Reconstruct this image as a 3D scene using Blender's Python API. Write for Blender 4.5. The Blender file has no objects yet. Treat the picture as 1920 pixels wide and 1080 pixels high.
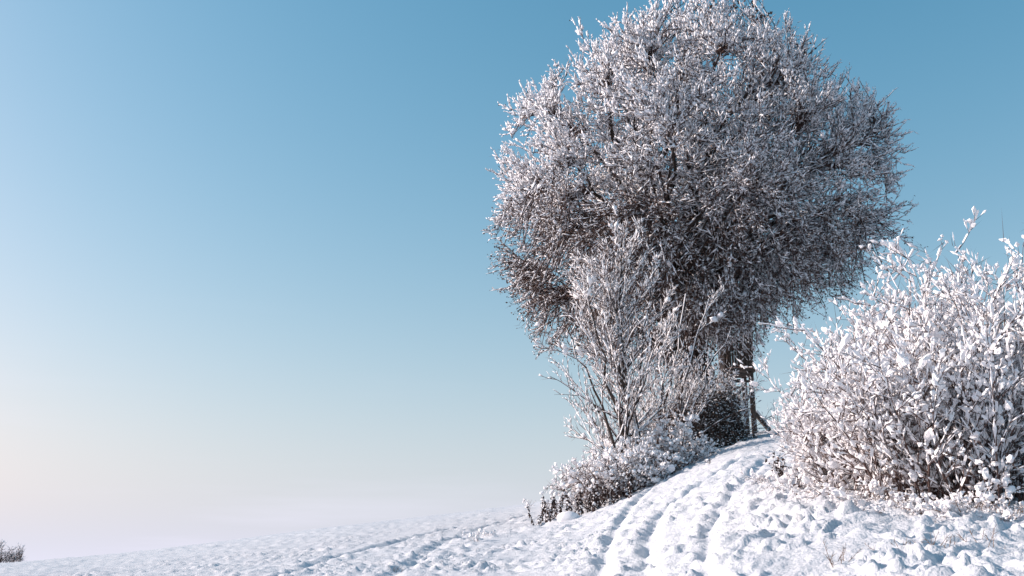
import bpy, math
import numpy as np

rng = np.random.default_rng(11)
scene = bpy.context.scene
COL = scene.collection

# ------------------------------------------------------------------ camera
EYE = np.array([0.0, 0.0, 1.6])
F = 1867.0                       # focal length in photograph pixels (35 mm lens)
PITCH = math.atan((1062 - 540) / F)
cam_d = bpy.data.cameras.new('camera')
cam_d.sensor_width = 36.0
cam_d.lens = 36.0 * F / 1920.0
cam_d.clip_start = 0.1
cam_d.clip_end = 6000
cam = bpy.data.objects.new('camera', cam_d)
COL.objects.link(cam)
cam.location = EYE
cam.rotation_euler = (math.pi / 2 + PITCH, 0, 0)
scene.camera = cam

# ------------------------------------------------------------------ sky, sun, exposure
SUN_EL = math.radians(22)
SUN_AZ = math.radians(-82)       # clockwise from the view direction (+Y): far to the left, a little beyond
SKY_S = 0.12
SKY_GAIN, SKY_POW = (1.50, 1.14, 1.29), (1.5, 0.9, 0.85)     # one colour grade for the whole sky
HAZE_H, HAZE_A = 0.15, 0.8
HAZE_C = (1.0 / SKY_S, 0.975 / SKY_S, 1.17 / SKY_S, 1)
world = bpy.data.worlds.new('World')
scene.world = world
world.use_nodes = True
wn = world.node_tree
wn.nodes.clear()
w_out = wn.nodes.new('ShaderNodeOutputWorld')
w_bg = wn.nodes.new('ShaderNodeBackground')
w_sky = wn.nodes.new('ShaderNodeTexSky')
w_sky.sky_type = 'NISHITA'
w_sky.sun_disc = False
w_sky.sun_elevation = SUN_EL
w_sky.sun_rotation = SUN_AZ
w_sky.altitude = 400
w_sky.air_density = 1.5
w_sky.dust_density = 4.0
w_sky.ozone_density = 1.0
# thin winter haze that thickens evenly towards the horizon all the way round, with faint low cloud streaks
w_tc = wn.nodes.new('ShaderNodeTexCoord')
w_sep = wn.nodes.new('ShaderNodeSeparateXYZ')
wn.links.new(w_tc.outputs['Generated'], w_sep.inputs['Vector'])
def wmath(op, a, b=None, clamp=False):
    n = wn.nodes.new('ShaderNodeMath'); n.operation = op; n.use_clamp = clamp
    for k, v in enumerate((a, b)):
        if v is None: continue
        if isinstance(v, (int, float)): n.inputs[k].default_value = v
        else: wn.links.new(v, n.inputs[k])
    return n.outputs[0]
w_rgb = wn.nodes.new('ShaderNodeSeparateColor')
wn.links.new(w_sky.outputs['Color'], w_rgb.inputs['Color'])
w_com = wn.nodes.new('ShaderNodeCombineColor')
for k in range(3):
    wn.links.new(wmath('MULTIPLY', wmath('POWER', wmath('MINIMUM', wmath('MULTIPLY', w_rgb.outputs[k], SKY_S), 1.0), SKY_POW[k]), SKY_GAIN[k] / SKY_S), w_com.inputs[k])
el = wmath('MAXIMUM', w_sep.outputs['Z'], 0.0)
haze = wmath('MULTIPLY', wmath('EXPONENT', wmath('DIVIDE', el, -HAZE_H)), HAZE_A)
w_map = wn.nodes.new('ShaderNodeMapping')
w_map.inputs['Scale'].default_value = (3.0, 3.0, 38.0)
w_map.inputs['Location'].default_value = (0.0, 1.3, 2.2)
wn.links.new(w_tc.outputs['Generated'], w_map.inputs['Vector'])
w_nz = wn.nodes.new('ShaderNodeTexNoise')
w_nz.inputs['Scale'].default_value = 1.0
w_nz.inputs['Detail'].default_value = 4.0
wn.links.new(w_map.outputs['Vector'], w_nz.inputs['Vector'])
cl = wmath('MULTIPLY', wmath('SUBTRACT', w_nz.outputs['Fac'], 0.54), 3.0, True)
cl = wmath('MULTIPLY', cl, wmath('EXPONENT', wmath('DIVIDE', el, -0.09)))
fac = wmath('ADD', haze, wmath('MULTIPLY', cl, 0.2), True)
w_mix = wn.nodes.new('ShaderNodeMix')
w_mix.data_type = 'RGBA'
wn.links.new(fac, w_mix.inputs['Factor'])
wn.links.new(w_com.outputs['Color'], w_mix.inputs['A'])
w_mix.inputs['B'].default_value = HAZE_C
wn.links.new(w_mix.outputs['Result'], w_bg.inputs['Color'])
wn.links.new(w_bg.outputs['Background'], w_out.inputs['Surface'])
w_bg.inputs['Strength'].default_value = SKY_S / 1.23

sun_d = bpy.data.lights.new('sun', 'SUN')
sun_d.energy = 5.0
sun_d.angle = math.radians(0.53)
sun_d.color = (1.0, 0.85, 0.755)
sun = bpy.data.objects.new('sun', sun_d)
COL.objects.link(sun)
sun.location = (-60, 20, 60)
sun.rotation_euler = (math.pi / 2 - SUN_EL, 0, -SUN_AZ + math.pi)

scene.view_settings.view_transform = 'Standard'
scene.view_settings.look = 'None'
scene.view_settings.exposure = 0.30
scene.view_settings.gamma = 1.0
scene.cycles.max_bounces = 8
scene.cycles.diffuse_bounces = 5

# ------------------------------------------------------------------ helpers
def ray(px, py):
    cx, cy = (px - 960) / F, (540 - py) / F
    c, s = math.cos(PITCH), math.sin(PITCH)
    return np.array([cx, c - cy * s, s + cy * c])

def at(px, py, Y):
    r = ray(px, py)
    return EYE + r * (Y / r[1])

def norm(v):
    return v / np.maximum(np.linalg.norm(v, axis=-1, keepdims=True), 1e-9)

UP = np.array([0, 0, 1.0])

class Geo:
    def __init__(self):
        self.v, self.f, self.n = [], [], 0
    def add(self, v, *faces):
        v = np.asarray(v, dtype=np.float64).reshape(-1, 3)
        for f in faces:
            if len(f):
                self.f.append(np.asarray(f, dtype=np.int64) + self.n)
        self.v.append(v)
        self.n += len(v)
    def build(self, name, mat, parent=None, smooth=True):
        v = np.concatenate(self.v)
        if parent is not None:
            M = np.array((parent.parent or parent).matrix_basis.inverted())
            v = v @ M[:3, :3].T + M[:3, 3]
        me = bpy.data.meshes.new(name)
        me.vertices.add(len(v))
        me.vertices.foreach_set('co', v.astype(np.float32).ravel())
        loops = np.concatenate([f.ravel() for f in self.f])
        tot = np.concatenate([np.full(len(f), f.shape[1]) for f in self.f])
        start = np.concatenate([[0], np.cumsum(tot)[:-1]])
        me.loops.add(len(loops))
        me.loops.foreach_set('vertex_index', loops.astype(np.int32))
        me.polygons.add(len(tot))
        me.polygons.foreach_set('loop_start', start.astype(np.int32))
        try:
            me.polygons.foreach_set('loop_total', tot.astype(np.int32))
        except Exception:
            pass
        me.polygons.foreach_set('use_smooth', np.full(len(tot), smooth))
        me.update(calc_edges=True)
        me.materials.append(mat)
        o = bpy.data.objects.new(name, me)
        COL.objects.link(o)
        if parent is not None:
            o.parent = parent
        return o

def tag(o, label=None, cat=None, group=None, kind=None):
    if label: o['label'] = label
    if cat: o['category'] = cat
    if group: o['group'] = group
    if kind: o['kind'] = kind
    return o

def thing(name, loc, label, cat, group=None):
    o = bpy.data.objects.new(name, None)
    o.empty_display_size = 0.3
    o.location = [float(a) for a in loc]
    COL.objects.link(o)
    bpy.context.view_layer.update()
    return tag(o, label, cat, group)

def rand(lo, hi, n):
    return rng.uniform(lo, hi, n)

def rdir(n):
    return norm(rng.normal(size=(n, 3)))

def tubes(g, P, R, sides=3):
    """P (N,K,3) centre lines, R (N,K) radii"""
    P = np.asarray(P, float); R = np.asarray(R, float)
    N, K = P.shape[:2]
    if N == 0: return
    T = np.empty_like(P)
    T[:, 1:-1] = P[:, 2:] - P[:, :-2]
    T[:, 0] = P[:, 1] - P[:, 0]
    T[:, -1] = P[:, -1] - P[:, -2]
    T = norm(T)
    ref = np.cross(P[:, -1] - P[:, 0], rdir(N))[:, None, :]
    U = norm(ref - (ref * T).sum(-1, keepdims=True) * T)
    V = np.cross(T, U)
    a = np.arange(sides) * 2 * math.pi / sides
    ring = (P[:, :, None, :] + R[:, :, None, None] *
            (np.cos(a)[None, None, :, None] * U[:, :, None, :] + np.sin(a)[None, None, :, None] * V[:, :, None, :]))
    idx = np.arange(N * K * sides).reshape(N, K, sides)
    nx = np.roll(idx, -1, axis=2)
    q = np.stack([idx[:, :-1], nx[:, :-1], nx[:, 1:], idx[:, 1:]], -1).reshape(-1, 4)
    g.add(ring, q)

def spindles(g, A, B, r, sides=4, flat=1.0):
    """rounded-off lozenges from A to B (snow loads)"""
    N = len(A)
    if N == 0: return
    r = np.broadcast_to(r, (N,))
    T = norm(B - A)
    U = norm(np.cross(T, UP + 0.15 * rdir(N)))
    V = np.cross(T, U)
    m = rand(0.35, 0.65, N)[:, None]
    M = A * (1 - m) + B * m
    a = np.arange(sides) * 2 * math.pi / sides + rand(0, 6.28, N)[:, None]
    ring = M[:, None] + r[:, None, None] * (np.cos(a)[..., None] * U[:, None] + flat * np.sin(a)[..., None] * V[:, None])
    v = np.concatenate([A[:, None], B[:, None], ring], 1)
    base = np.arange(N)[:, None] * (sides + 2)
    k = np.arange(sides)
    kn = (k + 1) % sides
    z = np.zeros_like(k)
    t1 = np.stack([z, 2 + kn, 2 + k], -1)
    t2 = np.stack([z + 1, 2 + k, 2 + kn], -1)
    t = np.concatenate([t1, t2])[None] + base[..., None]
    g.add(v, t.reshape(-1, 3))

def capsules(g, A, B, r, sides=3):
    """blunt, round-ended lumps from A to B"""
    N = len(A)
    if N == 0: return
    r = np.broadcast_to(r, (N,))
    T = norm(B - A); U = norm(np.cross(T, rdir(N))); V = np.cross(T, U)
    a = np.arange(sides) * 2 * math.pi / sides + rand(0, 6.28, N)[:, None]
    ring = np.cos(a)[..., None] * U[:, None] + np.sin(a)[..., None] * V[:, None]
    L = np.linalg.norm(B - A, axis=1)
    o = np.minimum(0.22 * L, r * 0.8)
    k1 = rand(0.6, 1.1, N); k2 = rand(0.5, 1.1, N)
    r1 = (A + T * o[:, None])[:, None] + ring * (r * k1)[:, None, None]
    r2 = (B - T * o[:, None])[:, None] + ring * (r * k2)[:, None, None]
    v = np.concatenate([A[:, None], B[:, None], r1, r2], 1)
    base = (np.arange(N) * (2 + 2 * sides))[:, None, None]
    k = np.arange(sides); kn = (k + 1) % sides; z = 0 * k
    t = np.concatenate([np.stack([z, 2 + kn, 2 + k], -1), np.stack([z + 1, 2 + sides + k, 2 + sides + kn], -1)])[None] + base
    q = np.stack([2 + k, 2 + kn, 2 + sides + kn, 2 + sides + k], -1)[None] + base
    g.add(v, t.reshape(-1, 3), q.reshape(-1, 4))

def cones(g, A, B, r):
    """thin three-sided spikes from A to B"""
    N = len(A)
    if N == 0: return
    T = norm(B - A)
    U = norm(np.cross(T, rdir(N))); V = np.cross(T, U)
    r = np.broadcast_to(r, (N,))[:, None]
    v = np.stack([A + U * r, A - 0.5 * r * U + 0.87 * r * V, A - 0.5 * r * U - 0.87 * r * V, B], 1)
    i = np.arange(N)[:, None] * 4
    g.add(v, np.concatenate([i + np.array(t) for t in ((0, 1, 3), (1, 2, 3), (2, 0, 3))]))

def ico(sub):
    p = (1 + 5 ** .5) / 2
    v = norm(np.array([(-1, p, 0), (1, p, 0), (-1, -p, 0), (1, -p, 0), (0, -1, p), (0, 1, p), (0, -1, -p), (0, 1, -p),
                       (p, 0, -1), (p, 0, 1), (-p, 0, -1), (-p, 0, 1)], float))
    f = np.array([(0, 11, 5), (0, 5, 1), (0, 1, 7), (0, 7, 10), (0, 10, 11), (1, 5, 9), (5, 11, 4), (11, 10, 2), (10, 7, 6), (7, 1, 8),
                  (3, 9, 4), (3, 4, 2), (3, 2, 6), (3, 6, 8), (3, 8, 9), (4, 9, 5), (2, 4, 11), (6, 2, 10), (8, 6, 7), (9, 8, 1)])
    for _ in range(sub):
        vs = [tuple(x) for x in v]; cache = {}; nf = []
        def mid(a, b):
            k = (min(a, b), max(a, b))
            if k not in cache:
                m = (np.array(vs[a]) + np.array(vs[b])) / 2
                vs.append(tuple(m / np.linalg.norm(m))); cache[k] = len(vs) - 1
            return cache[k]
        for a, b, c in f:
            ab, bc, ca = mid(a, b), mid(b, c), mid(c, a)
            nf += [(a, ab, ca), (b, bc, ab), (c, ca, bc), (ab, bc, ca)]
        v, f = np.array(vs), np.array(nf)
    return v, f
ICO = [ico(0), ico(1), ico(2)]

def blobs(g, P, size, axis=None, sub=1, rough=0.42, stretch=1.5):
    """lumps of snow, longest along axis"""
    N = len(P)
    if N == 0: return
    size = np.broadcast_to(size, (N,))
    if sub == 1 and N > 50:                       # small lumps get by with fewer faces
        m = size < np.percentile(size, 78)
        blobs(g, P[m], size[m], None if axis is None else axis[m], 0, rough, stretch)
        P, size, N = P[~m], size[~m], int((~m).sum())
        axis = None if axis is None else axis[~m]
    V, Fc = ICO[sub]
    X = rdir(N) if axis is None else norm(axis + 0.25 * rdir(N))
    Y = norm(np.cross(X, rdir(N))); Z = np.cross(X, Y)
    nv = len(V)
    s = 1 + rough * rng.normal(size=(N, nv)).clip(-1.5, 1.5) * (1.0 if sub == 0 else 0.55)
    # broad lobes
    for _ in range(2):
        d = rdir(N)
        s = s + rough * 0.9 * np.clip(d @ V.T, -0.4, 1)
    sx = rand(1.0, stretch, N)[:, None] * s; sy = rand(0.8, 1.1, N)[:, None] * s; sz = rand(0.7, 1.0, N)[:, None] * s
    pts = (X[:, None] * (V[None, :, 0] * sx)[..., None] + Y[:, None] * (V[None, :, 1] * sy)[..., None] + Z[:, None] * (V[None, :, 2] * sz)[..., None])
    pts = P[:, None] + pts * size[:, None, None]
    f = Fc[None] + (np.arange(N) * nv)[:, None, None]
    g.add(pts, f.reshape(-1, 3))

def leaves(g, P, size, aspect=0.6, droop=0.3):
    N = len(P)
    if N == 0: return
    size = np.broadcast_to(size, (N,))[:, None]
    X = norm(rdir(N) - droop * UP)
    Y = norm(np.cross(X, rdir(N))); Z = np.cross(X, Y)
    a = P
    b = P + size * (0.5 * X + 0.5 * aspect * Y + 0.15 * Z)
    c = P + size * X
    d = P + size * (0.5 * X - 0.5 * aspect * Y + 0.15 * Z)
    v = np.stack([a, b, c, d], 1)
    i = np.arange(N)[:, None] * 4
    g.add(v, np.concatenate([i + np.array([0, 1, 2]), i + np.array([0, 2, 3])]))

def curves(P0, D, L, K, trop=0.0, wig=0.1, tdir=UP):
    """grow N curved shoots with K points"""
    N = len(P0)
    L = np.broadcast_to(L, (N,))
    trop = np.broadcast_to(trop, (N,))
    pts = np.empty((N, K, 3)); pts[:, 0] = P0
    d = norm(D)
    step = (L / (K - 1))[:, None]
    for k in range(1, K):
        d = norm(d + trop[:, None] / (K - 1) * tdir + wig * rng.normal(size=(N, 3)))
        pts[:, k] = pts[:, k - 1] + d * step
    return pts

def sample(P, idx, t):
    """points and tangents on curves P[idx] at parameter t in 0..1"""
    K = P.shape[1]
    s = np.clip(t, 0, 0.999) * (K - 1)
    i = s.astype(int); f = (s - i)[:, None]
    a, b = P[idx, i], P[idx, i + 1]
    return a * (1 - f) + b * f, norm(b - a)

def bez(p0, p1, p2, K):
    t = np.linspace(0, 1, K)[None, :, None]
    return (1 - t) ** 2 * p0[:, None] + 2 * t * (1 - t) * p1[:, None] + t ** 2 * p2[:, None]

def side_dir(T, ang):
    """tilt tangents T by ang radians in a random direction"""
    n = norm(np.cross(T, rdir(len(T))))
    ang = np.broadcast_to(ang, (len(T),))[:, None]
    return T * np.cos(ang) + n * np.sin(ang)

# noise -------------------------------------------------------------
_perm = np.random.default_rng(5).permutation(512)
_perm = np.concatenate([_perm, _perm, _perm])
_ga = np.random.default_rng(6).uniform(0, 2 * math.pi, 512)
_gx, _gy = np.cos(_ga), np.sin(_ga)
def perlin(x, y, seed=0):
    x = x + seed * 37.7; y = y + seed * 91.3
    xi = np.floor(x).astype(int); yi = np.floor(y).astype(int)
    xf = x - xi; yf = y - yi
    xi &= 511; yi &= 511
    u = xf * xf * xf * (xf * (xf * 6 - 15) + 10); v = yf * yf * yf * (yf * (yf * 6 - 15) + 10)
    def g(a, b, dx, dy):
        h = _perm[_perm[a & 511] + (b & 511)]
        return _gx[h] * dx + _gy[h] * dy
    n00 = g(xi, yi, xf, yf); n10 = g(xi + 1, yi, xf - 1, yf)
    n01 = g(xi, yi + 1, xf, yf - 1); n11 = g(xi + 1, yi + 1, xf - 1, yf - 1)
    a = n00 + u * (n10 - n00); b = n01 + u * (n11 - n01)
    return (a + v * (b - a)) * 1.4

def sstep(a, b, x):
    t = np.clip((x - a) / (b - a), 0, 1)
    return t * t * (3 - 2 * t)

# ------------------------------------------------------------------ materials
def material(name, base, rough=0.7, vary=None, scale=4.0, bump=0.0, bscale=60.0, spec=0.3, detail=4, translucent=0.0):
    m = bpy.data.materials.new(name); m.use_nodes = True
    nt = m.node_tree; b = nt.nodes['Principled BSDF']
    b.inputs['Roughness'].default_value = rough
    b.inputs['Specular IOR Level'].default_value = spec
    geo = nt.nodes.new('ShaderNodeNewGeometry')
    if vary is not None:
        nz = nt.nodes.new('ShaderNodeTexNoise'); nz.inputs['Scale'].default_value = scale; nz.inputs['Detail'].default_value = detail
        nt.links.new(geo.outputs['Position'], nz.inputs['Vector'])
        rp = nt.nodes.new('ShaderNodeValToRGB')
        rp.color_ramp.elements[0].position = 0.3; rp.color_ramp.elements[1].position = 0.7
        rp.color_ramp.elements[0].color = (*base, 1); rp.color_ramp.elements[1].color = (*vary, 1)
        nt.links.new(nz.outputs['Fac'], rp.inputs['Fac'])
        nt.links.new(rp.outputs['Color'], b.inputs['Base Color'])
    else:
        b.inputs['Base Color'].default_value = (*base, 1)
    if bump:
        n2 = nt.nodes.new('ShaderNodeTexNoise'); n2.inputs['Scale'].default_value = bscale; n2.inputs['Detail'].default_value = 5
        nt.links.new(geo.outputs['Position'], n2.inputs['Vector'])
        bp = nt.nodes.new('ShaderNodeBump'); bp.inputs['Strength'].default_value = bump; bp.inputs['Distance'].default_value = 0.02
        nt.links.new(n2.outputs['Fac'], bp.inputs['Height'])
        nt.links.new(bp.outputs['Normal'], b.inputs['Normal'])
    return m

M_SNOW = material('snow_ground', (0.58, 0.605, 0.645), 0.6, vary=(0.62, 0.643, 0.68), scale=1.5, bump=0.9, bscale=34.0, spec=0.25)
M_LOAD = material('snow_on_branches', (0.80, 0.79, 0.81), 0.7, vary=(0.86, 0.85, 0.865), scale=3.0, spec=0.15)
M_RIME = material('rime_on_twigs', (0.79, 0.79, 0.83), 0.7, vary=(0.85, 0.85, 0.88), scale=1.2, spec=0.15)
M_BARK = material('bark', (0.032, 0.024, 0.021), 0.9, vary=(0.075, 0.058, 0.051), scale=9.0, bump=0.6, bscale=40.0)
M_TWIG = material('twig_bark', (0.065, 0.042, 0.037), 0.85, vary=(0.15, 0.10, 0.088), scale=3.0)
M_DARKTWIG = material('dark_twig_bark', (0.055, 0.034, 0.030), 0.85, vary=(0.12, 0.078, 0.068), scale=3.0)
M_SHRUB = material('shrub_bark', (0.060, 0.038, 0.034), 0.85, vary=(0.14, 0.092, 0.082), scale=5.0)
M_LEAF = material('dead_leaf', (0.055, 0.032, 0.026), 0.7, vary=(0.13, 0.085, 0.07), scale=6.0)
M_IVY = material('ivy_leaf', (0.040, 0.028, 0.022), 0.6, vary=(0.11, 0.072, 0.058), scale=5.0, spec=0.4)
M_WEED = material('withered_weed', (0.035, 0.022, 0.020), 0.85, vary=(0.07, 0.045, 0.040), scale=20.0)
M_STRAW = material('dry_grass_stem', (0.16, 0.10, 0.075), 0.8, vary=(0.26, 0.18, 0.13), scale=30.0)
M_WOOD = material('weathered_wood', (0.050, 0.038, 0.033), 0.85, vary=(0.11, 0.086, 0.075), scale=14.0, bump=0.5, bscale=60.0)

# ------------------------------------------------------------------ ground shape
_sky_px = [(-300, 1075), (0, 1057), (200, 1041), (400, 1018), (600, 991), (800, 969), (1000, 945), (1100, 925), (1200, 888), (1300, 846),
           (1380, 816), (1440, 806), (1500, 800), (1600, 790), (1750, 780), (1920, 775)]
_az, _el = [], []
for p in _sky_px:
    r = ray(*p)
    _az.append(math.atan2(r[0], r[1])); _el.append(r[2] / math.hypot(r[0], r[1]))
_az = [-math.pi, -2.2, -1.2] + _az + [1.0, 1.6, 2.4, math.pi]
_el = [-0.10, -0.07, -0.03] + _el + [0.12, 0.05, -0.05, -0.10]
_ta = np.linspace(-math.pi, math.pi, 4001)
_te = np.interp(_ta, _az, _el)
_k = np.exp(-0.5 * (np.arange(-30, 31) / 11.0) ** 2); _k /= _k.sum()
_te = np.convolve(np.pad(_te, 30, mode='edge'), _k, 'valid')
_td = np.interp(_ta, [-0.6, 0.0, 0.14, 0.22, 0.6], [62, 58, 50, 45, 45])

def base_h(x, y):
    x = np.asarray(x, float); y = np.asarray(y, float)
    d = np.hypot(x, y); az = np.arctan2(x, y)
    e = np.interp(az, _ta, _te); d0 = np.interp(az, _ta, _td)
    k = e + 3.2 / d0; c = 1.6 / d0 ** 2
    dm = 1.5 * d0
    dd = np.minimum(d, dm)
    z = k * dd - c * dd ** 2
    s = k - 2 * c * dm
    far = np.maximum(d - dm, 0)
    z = z + s * 90 * (1 - np.exp(-far / 90)) - 0.012 * far * (1 - np.exp(-far / 200))
    return z

def hit(px, py):
    r = ray(px, py); hl = math.hypot(r[0], r[1])
    d = np.geomspace(2.5, 60, 1500)
    P = EYE + r[None] / hl * d[:, None]
    below = P[:, 2] < base_h(P[:, 0], P[:, 1])
    i = int(np.argmax(below)) if below.any() else len(d) - 1
    return P[i]

def pl_dist(x, y, pts):
    """distance to polyline, signed: positive to its right when walked"""
    best = np.full(x.shape, 1e9); sign = np.ones(x.shape); along = np.zeros(x.shape)
    acc = 0
    for a, b in zip(pts[:-1], pts[1:]):
        ab = b - a; L2 = ab @ ab
        t = np.clip(((x - a[0]) * ab[0] + (y - a[1]) * ab[1]) / L2, 0, 1)
        dx = x - a[0] - t * ab[0]; dy = y - a[1] - t * ab[1]
        d = np.hypot(dx, dy)
        m = d < best
        best = np.where(m, d, best)
        sign = np.where(m, np.sign(ab[1] * dx - ab[0] * dy), sign)
        along = np.where(m, acc + t * math.sqrt(L2), along)
        acc += math.sqrt(L2)
    return best, sign, along

def pxline(pts, ext=None):
    q = [hit(*p)[:2] for p in pts]
    if ext:      # carry the first segment on towards the viewer
        d = q[0] - q[1]; q = [q[0] + d / np.linalg.norm(d) * ext] + q
    return np.array(q)

RUTS = [
    (pxline([(1120, 1078), (1135, 1040), (1150, 1005), (1168, 970), (1205, 930), (1270, 893), (1350, 855)], 6), 0.125, 0.10),
    (pxline([(1212, 1060), (1218, 1010), (1238, 965), (1262, 945), (1330, 900), (1400, 858)], 6), 0.105, 0.095),
    (pxline([(1330, 1078), (1325, 1030), (1330, 985), (1352, 950), (1400, 905), (1440, 860)], 6), 0.08, 0.085),
    (pxline([(740, 1078), (790, 1045), (840, 1015), (920, 985), (1010, 960)], 5), 0.08, 0.15),
    (pxline([(560, 1070), (640, 1045), (720, 1022), (860, 990)], 5), 0.10, 0.16),
    (pxline([(20, 1076), (150, 1060), (300, 1040), (500, 1012), (700, 984)]), 0.10, 0.16),
    (pxline([(0, 1069), (150, 1053), (300, 1033), (500, 1007)]), 0.08, 0.14),
]
BANK = pxline([(1470, 1078), (1420, 1030), (1378, 990), (1372, 960), (1400, 925), (1445, 880), (1470, 845)], 6)

def ground(x, y, fine=True):
    x = np.asarray(x, float); y = np.asarray(y, float)
    z = base_h(x, y)
    d = np.hypot(x, y)
    near = 1 - sstep(55, 90, d)
    bd, bs, _ = pl_dist(x, y, BANK)
    right = sstep(-0.15, 0.9, bd * bs) * near
    z = z + right * 0.12 * np.exp(-np.maximum(bd - 1.0, 0) / 4.0)
    if fine:
        wx = x + 0.25 * perlin(x / 0.9, y / 0.9, 3); wy = y + 0.25 * perlin(x / 0.9, y / 0.9, 4)
        n1 = np.abs(perlin(wx / 0.55, wy / 0.45, 1))          # pillows with creases
        n2 = np.abs(perlin(wx / 0.24, wy / 0.20, 2))
        n3 = perlin(wx / 0.10, wy / 0.10, 7)
        n4 = perlin(x / 0.05, y / 0.05, 8)
        n0 = perlin(x / 2.4, y / 2.4, 9)
        sp = perlin(wx / 0.34, wy / 0.28, 12)
        mound = sstep(0.18, 0.55, sp)                         # scattered hummocks (buried clods)
        pit = sstep(0.30, 0.60, -sp)                          # footprints and hollows
        sm = sstep(0.15, 0.5, perlin(wx / 0.17, wy / 0.15, 13))
        amp = np.clip(0.95 + 0.10 * right + 0.8 * perlin(x / 1.6, y / 1.6, 15), 0.35, 1.7) * near
        far_f = 1 - 0.5 * sstep(12, 40, d)
        z = z + amp * far_f * (0.028 * n1 + 0.036 * n2 + 0.020 * n3 + 0.010 * n4 + 0.036 * mound - 0.046 * pit + 0.044 * sm) + 0.04 * n0 * near
        lump = sstep(0.30, 0.7, perlin(wx / 0.75, wy / 0.75, 21)) * right * sstep(0.6, 2.0, bd)
        z = z + 0.03 * lump * (0.6 + 0.8 * n2)
        clod = sstep(0.10, 0.45, perlin(wx / 0.23, wy / 0.20, 25)) + 0.6 * sstep(0.1, 0.5, perlin(wx / 0.12, wy / 0.11, 26))
        z = z + 0.035 * clod * right * np.exp(-((bd - 1.7) / 0.9) ** 2)
        for pts, dep, w in RUTS:
            rd, rs, al = pl_dist(x, y, pts)
            rd = np.abs(rd + rs * 0) + 0.06 * perlin(x / 0.4, y / 0.4, 31)
            wob = np.clip(0.85 + 0.7 * perlin(al / 0.7, al * 0 + 3.3, 33), 0.35, 1.4)
            z = z - dep * wob * np.exp(-(rd / w) ** 2) + 0.25 * dep * wob * np.exp(-((rd - 2.2 * w) / (0.9 * w)) ** 2)
    return z

def gz(x, y):
    return float(ground(np.array([x]), np.array([y]))[0])

# polar sheet: fine inside the view, coarse all round, out to the horizon
az_in = np.linspace(-0.56, 0.56, 440)
az_out = np.concatenate([np.linspace(-math.pi, -0.56, 45)[:-1], az_in, np.linspace(0.56, math.pi, 45)[1:-1]])
dist = np.concatenate([np.geomspace(0.4, 6.5, 26)[:-1], np.geomspace(6.5, 32, 400)[:-1], np.geomspace(32, 75, 60)[:-1], np.geomspace(75, 4500, 40)])
A, D = np.meshgrid(az_out, dist)
gx, gy = D * np.sin(A), D * np.cos(A)
gzv = ground(gx, gy)
nA, nD = len(az_out), len(dist)
idx = np.arange(nA * nD).reshape(nD, nA)
nx_ = np.roll(idx, -1, axis=1)
quads = np.stack([idx[:-1], nx_[:-1], nx_[1:], idx[1:]], -1).reshape(-1, 4)[:, ::-1]
gv = np.stack([gx, gy, gzv], -1).reshape(-1, 3)
centre = np.array([[0, 0, gz(0.0, 0.01)]])
fan = np.stack([np.full(nA, nA * nD), idx[0], nx_[0]], -1)[:, ::-1]
g = Geo(); g.add(np.concatenate([gv, centre]), quads, fan)
gr = g.build('snowy_ground', M_SNOW)
tag(gr, 'snow-covered hillside and track with ruts and lumpy snow', None, None, 'structure')

def hit2(px, py):
    """point of the finished (unroughened) ground seen at a pixel of the photograph"""
    r = ray(px, py); hl = math.hypot(r[0], r[1])
    d = np.geomspace(2.5, 60, 1500)
    P = EYE + r[None] / hl * d[:, None]
    below = P[:, 2] < ground(P[:, 0], P[:, 1], fine=False) + 0.05
    i = int(np.argmax(below)) if below.any() else len(d) - 1
    return np.array([P[i, 0], P[i, 1], gz(P[i, 0], P[i, 1])])

def foot(px, Y):
    """ground point at depth Y in the column px of the photograph"""
    x = at(px, 850, Y)[0]
    return np.array([x, Y, gz(x, Y)])

WIND = norm(np.array([-0.45, -0.15, 1.0]))      # snow sits on top and on the windward side

# ------------------------------------------------------------------ the big tree
def snow_on(g, P0, P1, r, prob, rs, lift=0.8, sides=4, cap=False):
    n = len(P0)
    m = rng.random(n) < prob
    T = norm(P1 - P0)
    off = WIND - (WIND * T).sum(-1, keepdims=True) * T
    r = np.broadcast_to(r, (n,)); rs = np.broadcast_to(rs, (n,))
    o = off * (r * lift + rs * 0.55)[:, None]
    (capsules if cap else spindles)(g, (P0 + o)[m], (P1 + o)[m], rs[m], sides)

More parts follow.
